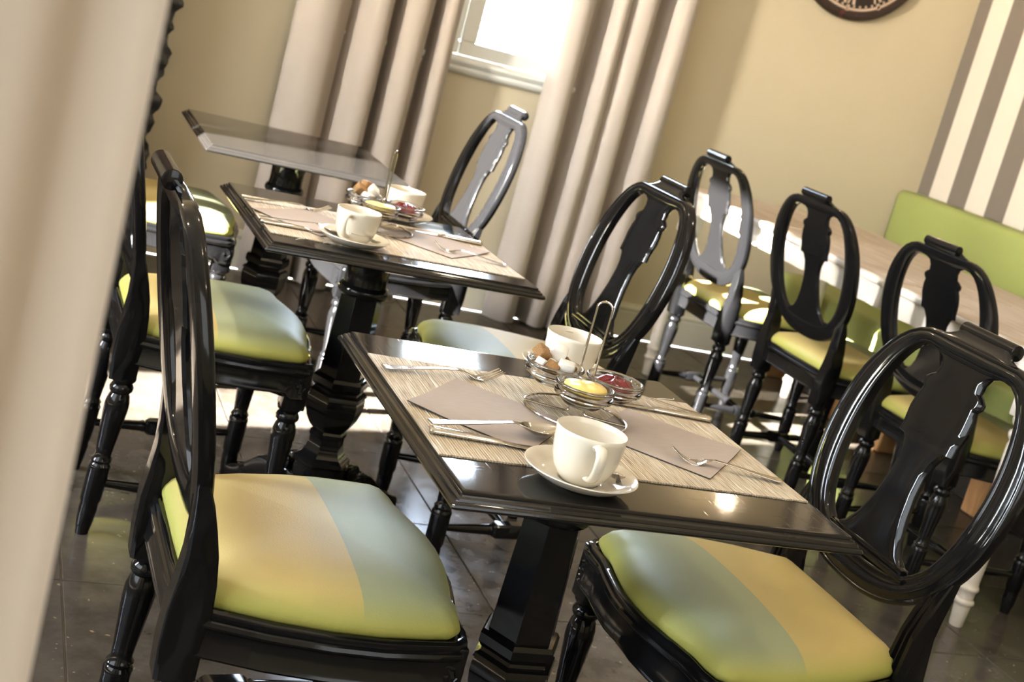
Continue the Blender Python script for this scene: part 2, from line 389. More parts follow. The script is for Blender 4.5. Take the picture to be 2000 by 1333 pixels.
for (x0, x1, z0, z1) in FW:
    bm = nb(); f = .06
    for q in ((x0, x1, z0, z0+f), (x0, x1, z1-f, z1), (x0, x0+f, z0+f, z1-f), (x1-f, x1, z0+f, z1-f), ((x0+x1)/2-f/2, (x0+x1)/2+f/2, z0+f, z1-f)): box(bm, q[0], q[1], YF-.12, YF-.05, q[2], q[3], .004)
    root = struct('window_4', bm, winp)  # unseen window added to carry the frontal fill light
    bm = nb(); box(bm, x0+f-.005, x1-f+.005, YF-.09, YF-.086, z0+f-.005, z1-f+.005); obj('pane', bm, pane, root, smooth=False)
    bm = nb(); n = 40
    loft(bm, [[(x0+(x1-x0)*k/n, YF-.020+.002*(k % 2), z) for k in range(n+1)] for z in (z0, z1)], closed=False, caps=False)
    b = obj('roller_blind', bm, winp, root, smooth=False); b.modifiers.new('thick', 'SOLIDIFY').thickness = .002  # also added, blocks the sun behind the camera
bm = nb(); box(bm, -60, 60, YB+.23, 90, -.5, -.35); struct('ground', bm, grd)
# ------------------------------------------------------------------ curtains
def curtain(name, pts, z0, z1, m, wob=.006, nz=14, n=130, flare=0.0):
    base = cat_rom(pts, n); bm = nb(); rings = []
    cx = sum(p.x for p in base)/n
    for k in range(nz+1):
        t = k/nz; z = z0+(z1-z0)*t; r = []
        for i, p in enumerate(base):
            a = 1+flare*(1-t)
            r.append((cx+(p.x-cx)*a+wob*sin(z*2.3+i*.11), p.y+wob*1.4*sin(z*1.7+i*.17+1), z))
        rings.append(r)
    loft(bm, rings, closed=False, caps=False)
    o = obj(name, bm, m, angle=80); s = o.modifiers.new('thick', 'SOLIDIFY'); s.thickness = .004; return o
yc = 3.515
c1 = curtain('curtain', [(.125, yc+0.0366), (.16, yc-0.0061), (.22, yc-0.0305), (.285, yc-0.0244), (.325, yc+0.0183), (.34, yc+0.0610), (.36, yc+0.0244), (.40, yc-0.0549), (.45, yc-0.0610), (.475, yc-0.0122), (.485, yc+0.0732), (.51, yc+0.0732), (.535, yc-0.0244), (.575, yc-0.0671), (.615, yc-0.0549), (.635, yc+0.0000), (.645, yc+0.0732), (.665, yc+0.0610), (.685, yc-0.0366), (.715, yc-0.0610), (.745, yc-0.0366)], .012, 3.45, curt)
tag(c1, 'taupe satin curtain left of the window, nearer the empty black table', 'curtain', 'satin curtains beside the window')
c2 = curtain('curtain', [(1.165, yc), (1.19, yc-0.0549), (1.235, yc-0.0732), (1.275, yc-0.0488), (1.29, yc+0.0122), (1.30, yc+0.0671), (1.335, yc+0.0610), (1.355, yc-0.0000), (1.38, yc-0.0610), (1.415, yc-0.0549), (1.44, yc-0.0183), (1.47, yc-0.0671), (1.525, yc-0.0732), (1.56, yc-0.0122), (1.57, yc+0.0671), (1.60, yc+0.0671), (1.62, yc-0.0000), (1.65, yc-0.0671), (1.70, yc-0.0610), (1.73, yc-0.0122), (1.745, yc+0.0549), (1.775, yc+0.0732)], .012, 3.45, curt2)
tag(c2, 'pale taupe satin curtain right of the window, below the clock side', 'curtain', 'satin curtains beside the window')
c3 = curtain('curtain', [(-.822, -1.150), (-.818, -1.164), (-.826, -1.172), (-.845, -1.160), (-.862, -1.140), (-.885, -1.150), (-.905, -1.18), (-.935, -1.19), (-.965, -1.15), (-.99, -1.12), (-1.03, -1.14), (-1.07, -1.19), (-1.12, -1.17), (-1.16, -1.12), (-1.22, -1.15)], .012, 3.45, curtfg, wob=.0015)
tag(c3, 'out-of-focus beige drape hanging close at the left edge of the view', 'curtain')

# ------------------------------------------------------------------ balloon-back chair (faces +x, origin on the floor under the front of the seat)
def bu(z): return -.357-.232*(z-.45)
OUT = [(0, .525), (.05, .527), (.10, .538), (.15, .563), (.19, .603), (.219, .655), (.233, .715), (.235, .775), (.227, .828), (.212, .868), (.187, .908), (.157, .936), (.122, .951), (.09, .953), (.05, .953), (0, .953)]
INN = [(0, .578), (.045, .579), (.09, .586), (.125, .604), (.15, .636), (.166, .68), (.174, .725), (.176, .775), (.171, .82), (.161, .858), (.146, .893), (.126, .916), (.104, .926), (.084, .925), (.045, .922), (0, .922)]
SPL = [(.578, .115), (.588, .113), (.592, .100), (.606, .078), (.628, .062), (.66, .050), (.70, .041), (.735, .039), (.758, .043), (.775, .052), (.781, .058), (.783, .071), (.80, .071), (.825, .075), (.848, .073), (.862, .068), (.870, .075), (.878, .075), (.885, .066), (.890, .057), (.905, .056), (.918, .062), (.928, .085), (.94, .105), (.951, .098), (.957, .078), (.963, .068), (.970, .066)]
def chair_proto():
    root = empty('dining_chair')
    # seat frame
    half = [(.030, 0), (.027, .05), (.014, .115), (.002, .165), (.0, .205), (-.006, .232), (-.022, .246), (-.06, .250), (-.13, .253), (-.20, .246), (-.28, .228), (-.35, .203), (-.392, .188), (-.396, .17), (-.397, 0)]
    outline = [(u, v) for u, v in half] + [(u, -v) for u, v in half[-2:0:-1]]
    cu, cv = -.19, 0
    dense = []
    for i in range(len(outline)):
        a, b = outline[i], outline[(i+1) % len(outline)]
        for k in range(3): dense.append((a[0]+(b[0]-a[0])*k/3, a[1]+(b[1]-a[1])*k/3))
    def off(p, d): # inset towards the centre
        q = Vector((p[0]-cu, p[1]-cv)); l = q.length; q *= (l-d)/l; return (cu+q.x, cv+q.y)
    bm = nb()
    prof = [(.022, .388), (.004, .388), (.001, .392), (.004, .396), (.005, .428), (.001, .431), (-.001, .436), (.001, .441), (.005, .443), (.004, .446), (.0055, .4525), (.011, .455), (.017, .4535), (.019, .449), (.05, .449)]
    rings = []
    for d, z in prof:
        r = []
        for p in dense:
            x, y = off(p, d); zz = z
            if z < .40 and p[0] > -.05: zz = z - .012*abs(sin(min(1, abs(p[1])/.2)*pi/2))  # front apron drops towards the legs
            r.append((x, y, zz))
        rings.append(r)
    loft(bm, rings); obj('seat_frame', bm, lacq, root)
    # cushion
    bm = nb(); rings = []
    for d, z in [(.022, .449), (.017, .456), (.016, .463), (.019, .471), (.026, .481), (.038, .490), (.056, .497), (.085, .503), (.12, .507), (.16, .5095), (.20, .511)]:
        r = []
        for p in dense:
            q = Vector((p[0]-cu, p[1]-cv)); s = (1 - d/.225)
            r.append((cu+q.x*s, cv+q.y*s, z))
        rings.append(r)
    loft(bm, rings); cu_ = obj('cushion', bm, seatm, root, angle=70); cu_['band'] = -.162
    # front legs
    for s in (1, -1):
        u, v = -.034, .214*s
        prof = [(0, .0), (.0135, .001), (.0145, .012), (.018, .03), (.020, .06), (.019, .072), (.0225, .080), (.023, .15), (.0235, .158), (.020, .164), (.022, .170), (.0170, .178), (.0185, .20), (.0230, .25), (.0258, .283), (.0255, .298), (.0225, .311), (.0190, .319), (.0245, .325), (.0255, .332), (.0225, .338), (.0195, .341), (.025, .347), (.027, .352), (.025, .358), (0, .3585)]
        bm = nb(); lathe(bm, prof[1:-1], 18, (u, v, 0))
        box(bm, u-.024, u+.026, v-.026, v+.026, .352, .447, .003)
        leg = obj('leg', bm, lacq, root)
        bm = nb()   # carved rosette on the block
        for ax, sx in (('x', 1), ('y', s)):
            def P(a, b, d): return (u+.026+d, v+a, .405+b) if ax == 'x' else (u+a, v+s*(.026+d), .405+b)
            n = 24; rings = []
            for rr, d in ((.0185, -.001), (.018, .003), (.0155, .0035), (.0135, .0012), (.0125, .003), (.007, .0025), (.0055, .0008), (.0045, .004), (.001, .0052)):
                rings.append([P(rr*(1+.10*cos(8*2*pi*k/n)*(.006 < rr < .016))*cos(2*pi*k/n), rr*(1+.10*cos(8*2*pi*k/n)*(.006 < rr < .016))*sin(2*pi*k/n), d) for k in range(n)])
            loft(bm, rings)
        obj('rosette', bm, lacq, leg)
    # rear legs with the stiles that run up into the oval
    for s in (1, -1):
        bm = nb(); u, v = -.374, .172*s
        prof = [(.0135, .001), (.0145, .012), (.0175, .03), (.0195, .06), (.0185, .072), (.0220, .080), (.0225, .15), (.0235, .158), (.0195, .164), (.0215, .170), (.0165, .178), (.018, .20), (.0225, .25), (.0250, .283), (.0248, .298), (.0220, .311), (.0185, .319), (.0235, .325), (.0245, .332), (.0215, .338), (.019, .341), (.024, .347), (.0255, .352), (.022, .360)]
        R_ = []
        for r, z in prof: R_.append([(u-.02*(1-z/.36)+r*cos(2*pi*k/18), v+r*sin(2*pi*k/18), z) for k in range(18)])
        loft(bm, R_)
        secs = []
        for z, vv, hw in [(.352, .172, .024), (.40, .174, .0235), (.45, .178, .0225), (.49, .180, .021), (.53, .180, .020), (.565, .182, .020), (.60, .186, .0185), (.64, .194, .011)]:
            ub = lerp_tab([(.352, -.380), (.42, -.382), (.48, -.379), (.54, -.381), (.60, bu(.60)-.001), (.64, bu(.64)-.002)], z); hd = lerp_tab([(.352, .027), (.44, .030), (.50, .024), (.6, .0125), (.64, .006)], z)
            ring = []
            for du, dv in [(-1, -.8), (-.8, -1), (.75, -1), (1, -.85), (1, -.5), (.80, -.4), (.80, -.15), (1, -.05), (1, .05), (.80, .15), (.80, .4), (1, .5), (1, .85), (.75, 1), (-.8, 1), (-1, .8)]:
                ring.append((ub+du*hd, s*vv+dv*hw, z))
            secs.append(ring)
        loft(bm, secs); obj('leg', bm, lacq, root)
    # rear rail
    bm = nb(); box(bm, -.392, -.362, -.16, .16, .39, .452, .003); obj('rear_rail', bm, lacq, root)
    # oval
    no = 33
    o_ = cat_rom(OUT, no); i_ = cat_rom(INN, no)
    O = o_ + [Vector((-p.x, p.y, 0)) for p in o_[-2:0:-1]]; I = i_ + [Vector((-p.x, p.y, 0)) for p in i_[-2:0:-1]]
    prof = [(0, .003), (.03, .0085), (.08, .0108), (.15, .0112), (.19, .0095), (.22, .0095), (.30, .0120), (.45, .0130), (.60, .0122), (.74, .0102), (.77, .0094), (.80, .0096), (.84, .0114), (.92, .0108), (.975, .0085), (1, .003), (1, -.006), (.96, -.011), (.8, -.013), (.5, -.014), (.2, -.013), (.04, -.011), (0, -.006)]
    bm = nb(); rings = []
    for a, b in zip(O, I):
        rings.append([(bu(a.y+(b.y-a.y)*t)+d, a.x+(b.x-a.x)*t, a.y+(b.y-a.y)*t) for t, d in prof])
    loft(bm, rings, loop=True); obj('back_oval', bm, lacq, root, angle=35)
    # splat and crest
    bm = nb(); rings = []
    zs = []
    for (za, ha), (zb, hb) in zip(SPL, SPL[1:]):
        k = max(1, int((zb-za)/.008))
        for q in range(k): zs.append((za+(zb-za)*q/k, ha+(hb-ha)*q/k))
    zs.append(SPL[-1])
    for z, h in zs:
        back = 0
        if z > .945: back = -.012*((z-.945)/.025)**2
        e = .006
        fr = [(-1, .002), (-(1-e/h), .0075), (-(1-2.2*e/h), .0085), (-.5, .0078), (0, .0072), (.5, .0078), (1-2.2*e/h, .0085), (1-e/h, .0075), (1, .002), (1, -.003), (1-e/h, -.008), (0, -.0085), (-(1-e/h), -.008), (-1, -.003)]
        rings.append([(bu(z)+d+back, h*t, z) for t, d in fr])
    loft(bm, rings); obj('splat', bm, lacq, root, angle=35)
    bm = nb(); box(bm, bu(.586)-.006, bu(.586)+.0155, -.116, .116, .580, .590, .003); box(bm, bu(.596)-.004, bu(.596)+.012, -.103, .103, .589, .598, .002); obj('splat_foot', bm, lacq, root)
    # crest roll: a scroll that curls backwards
    bm = nb(); uc = bu(.97)-.0165; rings = []
    for t in (-1, -.985, .985, 1):
        rr = .0136 if abs(t) < 1 else .0122
        rings.append([(uc+rr*cos(2*pi*k/24), .066*t, .969+rr*sin(2*pi*k/24)) for k in range(24)])
    R = loft(bm, rings); obj('crest_roll', bm, lacq, root)
    # stretchers
    zc = .118
    for s in (1, -1):
        a, b = Vector((-.05, .212*s, zc)), Vector((-.375, .174*s, zc)); d = b-a
        bm = nb(); T = [(0, .0085), (.25, .0115), (.34, .0125), (.36, .0145), (.38, .011)]; T2 = [(1-t, r) for t, r in T[::-1]]
        for tt in (T, T2): tube(bm, [a+d*t for t, r in tt], [r for t, r in tt], 12)
        p0, p1 = a+d*.375, a+d*.625
        rings = []
        for t, q in ((0, .72), (.12, 1), (.88, 1), (1, .72)):
            p = p0.lerp(p1, t); rings.append([(p.x, p.y+.0165*q*cy, p.z+.0175*q*cz) for cy, cz in ((-1, -.7), (-.7, -1), (.7, -1), (1, -.7), (1, .7), (.7, 1), (-.7, 1), (-1, .7))])
        loft(bm, rings); obj('stretcher', bm, lacq, root)
    bm = nb(); m = -.2125; T = [(-.178, .009), (-.12, .0115), (-.075, .0145), (-.07, .0155), (-.06, .0115), (0, .0125), (.06, .0115), (.07, .0155), (.075, .0145), (.12, .0115), (.178, .009)]
    tube(bm, [(m, t, zc) for t, r in T], [r for t, r in T], 14); obj('stretcher', bm, lacq, root)
    return root
CH = chair_proto()
used = [False]
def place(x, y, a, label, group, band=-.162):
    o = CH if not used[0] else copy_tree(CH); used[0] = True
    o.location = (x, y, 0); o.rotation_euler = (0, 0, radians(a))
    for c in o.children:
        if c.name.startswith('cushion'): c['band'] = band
    return tag(o, label, 'chair', group)
GT = 'black oval-back chairs at the small black tables'; GR = 'black oval-back chairs along the white table'
place(-.160, .045, .9, 'black oval-back chair with lime seat in the left foreground, left of the nearest set table', GT)
place(.1735, -.025, 181.2, 'black oval-back chair at lower right, facing left, right of the nearest set table', GT)
place(-.155, 1.200, 1, 'black oval-back chair left of the second set table, its back half behind the drape', GT, -.215)
place(.1735, 1.192, 180.9, 'black oval-back chair with pale shining seat right of the second set table', GT)
place(-.165, 2.30, 0, 'black chair with sunlit seat left of the empty black table by the wall', GT)
place(.118, 2.240, 179.6, 'black chair with silvery gleaming back right of the empty black table, beneath the window', GT)
place(1.962, 2.500, 2, 'black oval-back chair beside the right-hand curtain, farthest along the white table', GR)
place(1.985, 1.885, 3, 'second black oval-back chair from the curtain along the white table', GR)
place(2.03, 1.300, 4, 'third black oval-back chair from the curtain along the white table', GR)

# ------------------------------------------------------------------ black pedestal tables
def ped_table(x, y, a, W, D, H, label, group):
    root = empty('pedestal_table', (x, y, 0), a, label, 'table', group)
    bm = nb(); rings = []
    for o, dz in [(-.004, 0), (-.0008, .0004), (0, .0014), (.0002, .0038), (.0034, .0046), (.0042, .0062), (.0075, .0078), (.0086, .0095), (.0092, .0115), (.0122, .0122), (.0142, .0142), (.0150, .0170), (.0142, .0198), (.0115, .0215), (-.03, .0215)]:
        hx, hy = W/2+o, D/2+o
        r = []
        for sx, sy in ((1, 1), (-1, 1), (-1, -1), (1, -1)):
            c = .0022
            r += [(sx*(hx-(c if (sx*sy < 0) else 0)), sy*(hy-(c if (sx*sy > 0) else 0)), H-dz), (sx*(hx-(c if (sx*sy > 0) else 0)), sy*(hy-(c if (sx*sy < 0) else 0)), H-dz)]
        rings.append(r)
    loft(bm, rings); obj('table_top', bm, topm, root, angle=28)
    z1 = H-.0215
    bm = nb(); lathe(bm, [(.04, .572), (.053, .573), (.058, .579), (.0585, .588), (.055, .595), (.050, .599), (.0485, .615), (.0495, .645), (.054, .660), (.058, .668), (.0585, .676), (.064, .680), (.071, .686), (.073, .692), (.071, z1-.0005), (.04, z1-.0005)], 32); obj('capital', bm, lacq, root)
    h0 = -a
    bm = nb(); lathe(bm, [(.048, .575), (.0485, .572), (.056, .366), (.056, .35)], 6, a0=h0); sh = obj('shaft', bm, lacq, root, smooth=False); bv = sh.modifiers.new('edge', 'BEVEL'); bv.width = .0016; bv.segments = 2
    bm = nb(); lathe(bm, [(.052, .380), (.062, .379), (.0665, .372), (.0665, .358), (.062, .351), (.058, .348), (.060, .343), (.068, .338), (.07, .332), (.05, .328)], 6, a0=h0); obj('collar', bm, lacq, root, angle=25)
    bm = nb(); lathe(bm, [(.05, .333), (.0655, .330), (.068, .322), (.0685, .308), (.066, .290), (.060, .272), (.051, .257), (.042, .247), (.036, .242), (.02, .241)], 6, a0=h0); obj('urn', bm, lacq, root, angle=25)
    bm = nb(); lathe(bm, [(.02, .246), (.040, .245), (.044, .240), (.044, .231), (.041, .227), (.041, .215), (.045, .199), (.053, .186), (.060, .180), (.066, .177), (.067, .168), (.064, .163), (.062, .160), (.062, .05), (.057, .042), (.02, .041)], 6, a0=h0); obj('base', bm, lacq, root, angle=25)
    for k in range(4):
        an = radians(33)+k*pi/2-a; bm = nb()
        path = [(.055, .070), (.085, .082), (.115, .094), (.145, .096), (.175, .086), (.205, .064), (.232, .044), (.258, .034), (.278, .030), (.292, .026)]
        hh = [.052, .046, .038, .033, .030, .029, .028, .027, .024, .016]; hwid = [.026, .025, .024, .023, .022, .021, .022, .024, .025, .020]
        P = cat_rom(path, 22); rings = []
        for i, p in enumerate(P):
            f = i/21*9; j = min(8, int(f)); q = f-j; h = hh[j]+(hh[j+1]-hh[j])*q; wd = hwid[j]+(hwid[j+1]-hwid[j])*q
            z0 = max(.001, p.y-h); zt = p.y+h*.72; r = []
            for lat, zz in ((-wd, z0+.003), (-wd*.85, z0), (wd*.85, z0), (wd, z0+.003), (wd, zt-.008), (wd*.8, zt-.001), (wd*.55, zt), (wd*.4, zt-.004), (-wd*.4, zt-.004), (-wd*.55, zt), (-wd*.8, zt-.001), (-wd, zt-.008)):
                r.append((cos(an)*p.x-sin(an)*lat, sin(an)*p.x+cos(an)*lat, zz))
            rings.append(r)
        loft(bm, rings)
        # volute standing on the root of the foot
        c = (.098, .128); rr = .021; rings = []
        for lat, s_ in ((-.025, .8), (-.022, 1), (-.010, 1), (-.007, .88), (.007, .88), (.010, 1), (.022, 1), (.025, .8)):
            rings.append([(cos(an)*(c[0]+rr*s_*cos(2*pi*q/18))-sin(an)*lat, sin(an)*(c[0]+rr*s_*cos(2*pi*q/18))+cos(an)*lat, c[1]+rr*s_*sin(2*pi*q/18)) for q in range(18)])
        loft(bm, rings); obj('foot', bm, lacq, root)
    return root
GP = 'black lacquer pedestal tables'
T1 = ped_table(.0018, .0045, .003, .5725, .633, .7195, 'black lacquer pedestal table set for two, nearest the camera', GP)
T2 = ped_table(-.0332, 1.1803, .0288, .5866, .5538, .7191, 'black lacquer pedestal table set for two, second from the camera', GP)
T3 = ped_table(-.0312, 2.2672, .0018, .5597, .5973, .7198, 'bare black pedestal table with nothing on it, farthest by the wall', GP)

# ------------------------------------------------------------------ white tables, bench, mirror, clock
root = empty('white_table', (2.08, 2.0, 0), radians(.28), 'long white table with bleached wood top in three sections, before the green bench', 'table')
hx, ys = .3875, ((2.457-2.0, 3.095-2.0), (1.680-2.0, 2.449-2.0), (.905-2.0, 1.672-2.0))
for ya, yb in ys:
    bm = nb(); box(bm, -hx, hx, ya, yb, .757, .7815, .009, 3); obj('edge_band', bm, whitewood, root)
    for k in range(5):
        a = -hx+.007+(2*hx-.014)*k/5; b = -hx+.007+(2*hx-.014)*(k+1)/5
        p = nb(); box(p, a+.0006, b-.0006, ya+.007, yb-.007, .7805, .7845, .0012, 1); obj('plank', p, bleach, root, smooth=False)
    for sx in (1, -1):
        bm = nb(); box(bm, sx*(hx-.020)-.010, sx*(hx-.020)+.010, ya+.006, yb-.006, .690, .7575, .003); obj('apron', bm, whitewood, root, smooth=False)
for yy in (ys[0][1]-.020, ys[2][0]+.020):
    bm = nb(); box(bm, -hx+.03, hx-.03, yy-.010, yy+.010, .690, .7575, .003); obj('apron', bm, whitewood, root, smooth=False)
for sx in (1, -1):
    for yy in (ys[0][1]-.055, ys[2][0]+.070):
        bm = nb(); cx = sx*(hx-.050)
        box(bm, cx-.037, cx+.037, yy-.037, yy+.037, .60, .757, .004)
        lathe(bm, [(.017, .0), (.0185, .004), (.0225, .060), (.023, .064), (.027, .068), (.0285, .073), (.027, .078), (.023, .082), (.0225, .092), (.0235, .104), (.0275, .109), (.029, .114), (.0275, .119), (.0245, .123), (.024, .135), (.028, .30), (.031, .45), (.0315, .52), (.027, .535), (.035, .545), (.037, .553), (.035, .561), (.027, .567), (.027, .573), (.036, .583), (.038, .592), (.036, .603)], 22, (cx, yy, 0)); obj('leg', bm, whitewood, root)

bench = empty('bench', (2.8, 1.6, 0), 0, 'green leatherette bench along the striped wall behind the white table', 'bench')
by0, by1 = -.6-1.6, 3.60-1.6
def bx(n, x0, x1, y0, y1, z0, z1, b, m, seg=5):
    bm = nb(); box(bm, x0-2.8, x1-2.8, y0, y1, z0, z1, b, seg); return obj(n, bm, m, bench)
bx('seat_cushion', 2.475, 3.06, by0, by1-.10, .215, .462, .035, benchm)
bm = nb(); rings = []
for k, y in enumerate((by0, by0+.02, by1-.03, by1-.006, by1)):
    e = (.02, 0, 0, .008, .028)[k]
    rings.append([(x-2.8, y, z) for x, z in ((3.168, .44), (3.055+e, .44), (3.045+e, .5), (3.045+e, .90-e), (3.052+e, .925-e), (3.07, .938-e), (3.15, .938-e), (3.168, .925-e))])
loft(bm, rings); obj('backrest', bm, benchm, bench, angle=60)
bx('plinth', 2.60, 3.14, by0+.05, by1-.15, .0, .216, .004, darkbase, 1)
for y in (3.40, 2.76, 2.50, 1.86, 1.20, .55, -.1):
    bx('foot', 2.49, 2.585, y-1.6-.055, y-1.6+.055, .0, .216, .006, benchwood, 1)

mr = empty('carved_screen', (-.815, 3.25, 0), 0, 'tall screen with carved black frame and brown panel at left, mostly behind the drape', 'screen')
def carved(a, b, horiz, wdt):
    n = max(12, int(abs(b-a)/.012)); bm = nb(); rings = []
    for i in range(n+1):
        t = a+(b-a)*i/n; w_ = wdt*(1+.20*sin(t*34)+.14*sin(t*71+1)+.06*sin(t*150)); r = []
        for f, d in ((-1, .0), (-1, .012), (-.6, .032), (-.2, .024), (.1, .040), (.55, .026), (1, .014), (1, 0)):
            dd = d*(1+.35*sin(t*90+f*3)); p = horiz[1]+w_*f*.5+.004*sin(t*52)
            r.append((t, .045-dd, p) if horiz[0] else (p, .045-dd, t))
        rings.append(r)
    loft(bm, rings); return obj('carved_frame', bm, carve, mr, angle=50)
carved(.0, 2.1, (False, .44), .10); carved(.0, 2.1, (False, -.44), .10)
carved(-.47, .47, (True, 2.07), .11); carved(-.47, .47, (True, .08), .10)
bm = nb(); box(bm, -.42, .42, .026, .040, .10, 2.04); obj('panel', bm, mirror, mr, smooth=False)

ck = empty('wall_clock', (2.49, YB-.001, 1.955), 0, 'large round dark wall clock with cream roman numerals', 'clock')
def disc(bm, prof, seg=72): loft(bm, [[(r*cos(2*pi*k/seg), -d, r*sin(2*pi*k/seg)) for k in range(seg)] for r, d in prof])
bm = nb(); disc(bm, [(.34, 0), (.352, .004), (.356, .014), (.352, .024), (.342, .030), (.325, .031), (.317, .027), (.316, .02), (.25, .02)]); obj('clock_case', bm, clockm, ck)
bm = nb(); disc(bm, [(.316, .019), (.315, .022), (.20, .0225), (.002, .0225)]); obj('dial', bm, clockface, ck)
bm = nb(); seg = 96
loft(bm, [[((.3065+dr)*cos(2*pi*k/seg), -d, (.3065+dr)*sin(2*pi*k/seg)) for dr, d in ((-.0055, .022), (-.0055, .0255), (.0055, .0255), (.0055, .022))] for k in range(seg)], loop=True); obj('minute_ring', bm, clockw, ck)
def bar(bm, an, r0, r1, off, tilt, w0):
    """a stroke on the dial: an = clock angle, runs from radius r0 to r1, offset sideways off at r0 -> off+tilt at r1"""
    er = Vector((sin(an), 0, cos(an))); et = Vector((cos(an), 0, -sin(an))); r = []
    for rr, o in ((r0, off), (r1, off+tilt)):
        c = er*rr+et*o; r.append([c+et*a+Vector((0, -d, 0)) for a, d in ((-w0, .022), (-w0, .0255), (w0, .0255), (w0, .022))])
    loft(bm, r)
NUM = {1: 'I', 2: 'II', 3: 'III', 4: 'IIII', 5: 'V', 6: 'VI', 7: 'VII', 8: 'VIII', 9: 'IX', 10: 'X', 11: 'XI', 12: 'XII'}
for h, s in NUM.items():
    bm = nb(); an = 2*pi*h/12; wd = {'I': .020, 'V': .044, 'X': .044}; tot = sum(wd[c] for c in s); o = -tot/2
    for c in s:
        m_ = o+wd[c]/2
        if c == 'I': bar(bm, an, .205, .285, m_, 0, .0058)
        if c == 'V': bar(bm, an, .205, .285, m_, -.015, .0062); bar(bm, an, .205, .285, m_, .015, .0038)
        if c == 'X': bar(bm, an, .205, .285, m_-.016, .032, .0062); bar(bm, an, .205, .285, m_+.016, -.032, .0038)
        o += wd[c]
    bar(bm, an, .29, .332, 0, 0, .0075)
    n = obj('numeral', bm, clockw, ck, smooth=False); n['kind'] = 'stuff'
bm = nb()
for k in range(60):
    if k % 5: bar(bm, 2*pi*k/60, .289, .298, 0, 0, .004)
d_ = obj('minute_dots', bm, clockw, ck, smooth=False); d_['kind'] = 'stuff'
for nm, an, ln, wd in (('hour_hand', radians(300), .15, .008), ('minute_hand', radians(48), .23, .006)):
    bm = nb(); er = Vector((sin(an), 0, cos(an))); et = Vector((cos(an), 0, -sin(an))); rings = []
    for t, q in ((-.04, .6), (0, 1.6), (.02, .8), (ln*.6, 1.0), (ln*.7, 2.2), (ln*.78, 1), (ln, .15)):
        rings.append([er*t+et*(wd*q*a)+Vector((0, -d, 0)) for a, d in ((-1, .028), (1, .028), (1, .031), (-1, .031))])
    loft(bm, rings); obj(nm, bm, clockw, ck, smooth=False)

# ------------------------------------------------------------------ table ware
ZT = .7197; ZM = ZT+.0022
def placemat(x, y, a, W, D, label):
    bm = nb(); n = 60; rings = []
    loop_ = []
    for k in range(n): loop_.append((-W/2+W*k/n, -D/2+.0012*random.uniform(-1, 1)))
    loop_.append((W/2, -D/2)); loop_.append((W/2, D/2))
    for k in range(n-1, -1, -1): loop_.append((-W/2+W*k/n, D/2+.0012*random.uniform(-1, 1)))
    loft(bm, [[(p[0], p[1], z) for p in loop_] for z in (0, .0022)])
    o = obj('placemat', bm, mm, smooth=False); o.location = (x, y, ZT); o.rotation_euler = (0, 0, a)
    return tag(o, label, 'placemat', 'woven placemats')
placemat(-.001, .0, .003, .566, .403, 'beige woven placemat running across the nearest set table')
placemat(-.0335, 1.143, .0288, .570, .352, 'beige woven placemat running across the second set table')
def thread(pts, label):
    bm = nb(); tube(bm, cat_rom(pts, 16), .0007, 6); return tag(obj('loose_thread', bm, whites), label, 'thread')
thread([(.222, .203, ZT+.0012), (.235, .206, ZT+.0025), (.252, .207, ZT+.003), (.262, .214, ZT+.002), (.266, .222, ZT+.0012)], 'loose pale thread curling from the back edge of the nearest placemat')
thread([(-.243, .962, ZT+.0012), (-.247, .950, ZT+.003), (-.258, .942, ZT+.003), (-.266, .935, ZT+.0015)], 'pale thread hanging from front edge of the farther placemat, near the left corner')
thread([(-.176, .968, ZT+.0012), (-.186, .962, ZT+.003), (-.196, .960, ZT+.003), (-.205, .952, ZT+.0015)], 'short pale thread at the front edge of the farther placemat, beside the saucer')

def napkin(p0, d1, d2, z, label):
    """square folded napkin: corner p0, unit directions d1, d2"""
    L = .194; a = Vector(d1).normalized()*L; b = Vector(d2).normalized()*L; c = Vector(p0)
    bm = nb(); n = 10
    def P(i, j, dz):
        q = c+a*(i/n)+b*(j/n); lift = .0035*max(0, 1-(i+j)/3.5) if dz >= 0 else 0
        return (q.x, q.y, z+dz+lift)
    top = {}; bot = {}
    for i in range(n+1):
        for j in range(n+1): top[i, j] = bm.verts.new(P(i, j, .0022)); bot[i, j] = bm.verts.new(P(i, j, .0004))
    for i in range(n):
        for j in range(n):
            bm.faces.new((top[i, j], top[i+1, j], top[i+1, j+1], top[i, j+1])); bm.faces.new((bot[i, j], bot[i, j+1], bot[i+1, j+1], bot[i+1, j]))
    E_ = [(k, 0) for k in range(n)]+[(n, k) for k in range(n)]+[(n-k, n) for k in range(n)]+[(0, n-k) for k in range(n)]
    for k in range(len(E_)):
        p, q = E_[k], E_[(k+1) % len(E_)]; f = bm.faces.new((bot[p], bot[q], top[q], top[p])); f.material_index = 1
    return tag(obj('napkin', bm, [card, cardshade], smooth=False), label, 'napkin', 'taupe paper napkins')
napkin((-.280, -.020), (.12, .153), (.717, -.697), ZM, 'taupe square napkin at the left place of the nearest set table')
napkin((.266, -.021), (-.129, -.144), (-.717, .697), ZM, 'taupe square napkin at the right place of the nearest set table')
napkin((-.328, 1.151), (.757, .654), (.654, -.757), ZM, 'taupe square napkin at the left place of the second set table')
napkin((.236, 1.174), (-.697, -.717), (-.717, .697), ZM, 'taupe square napkin at the right place of the second set table')

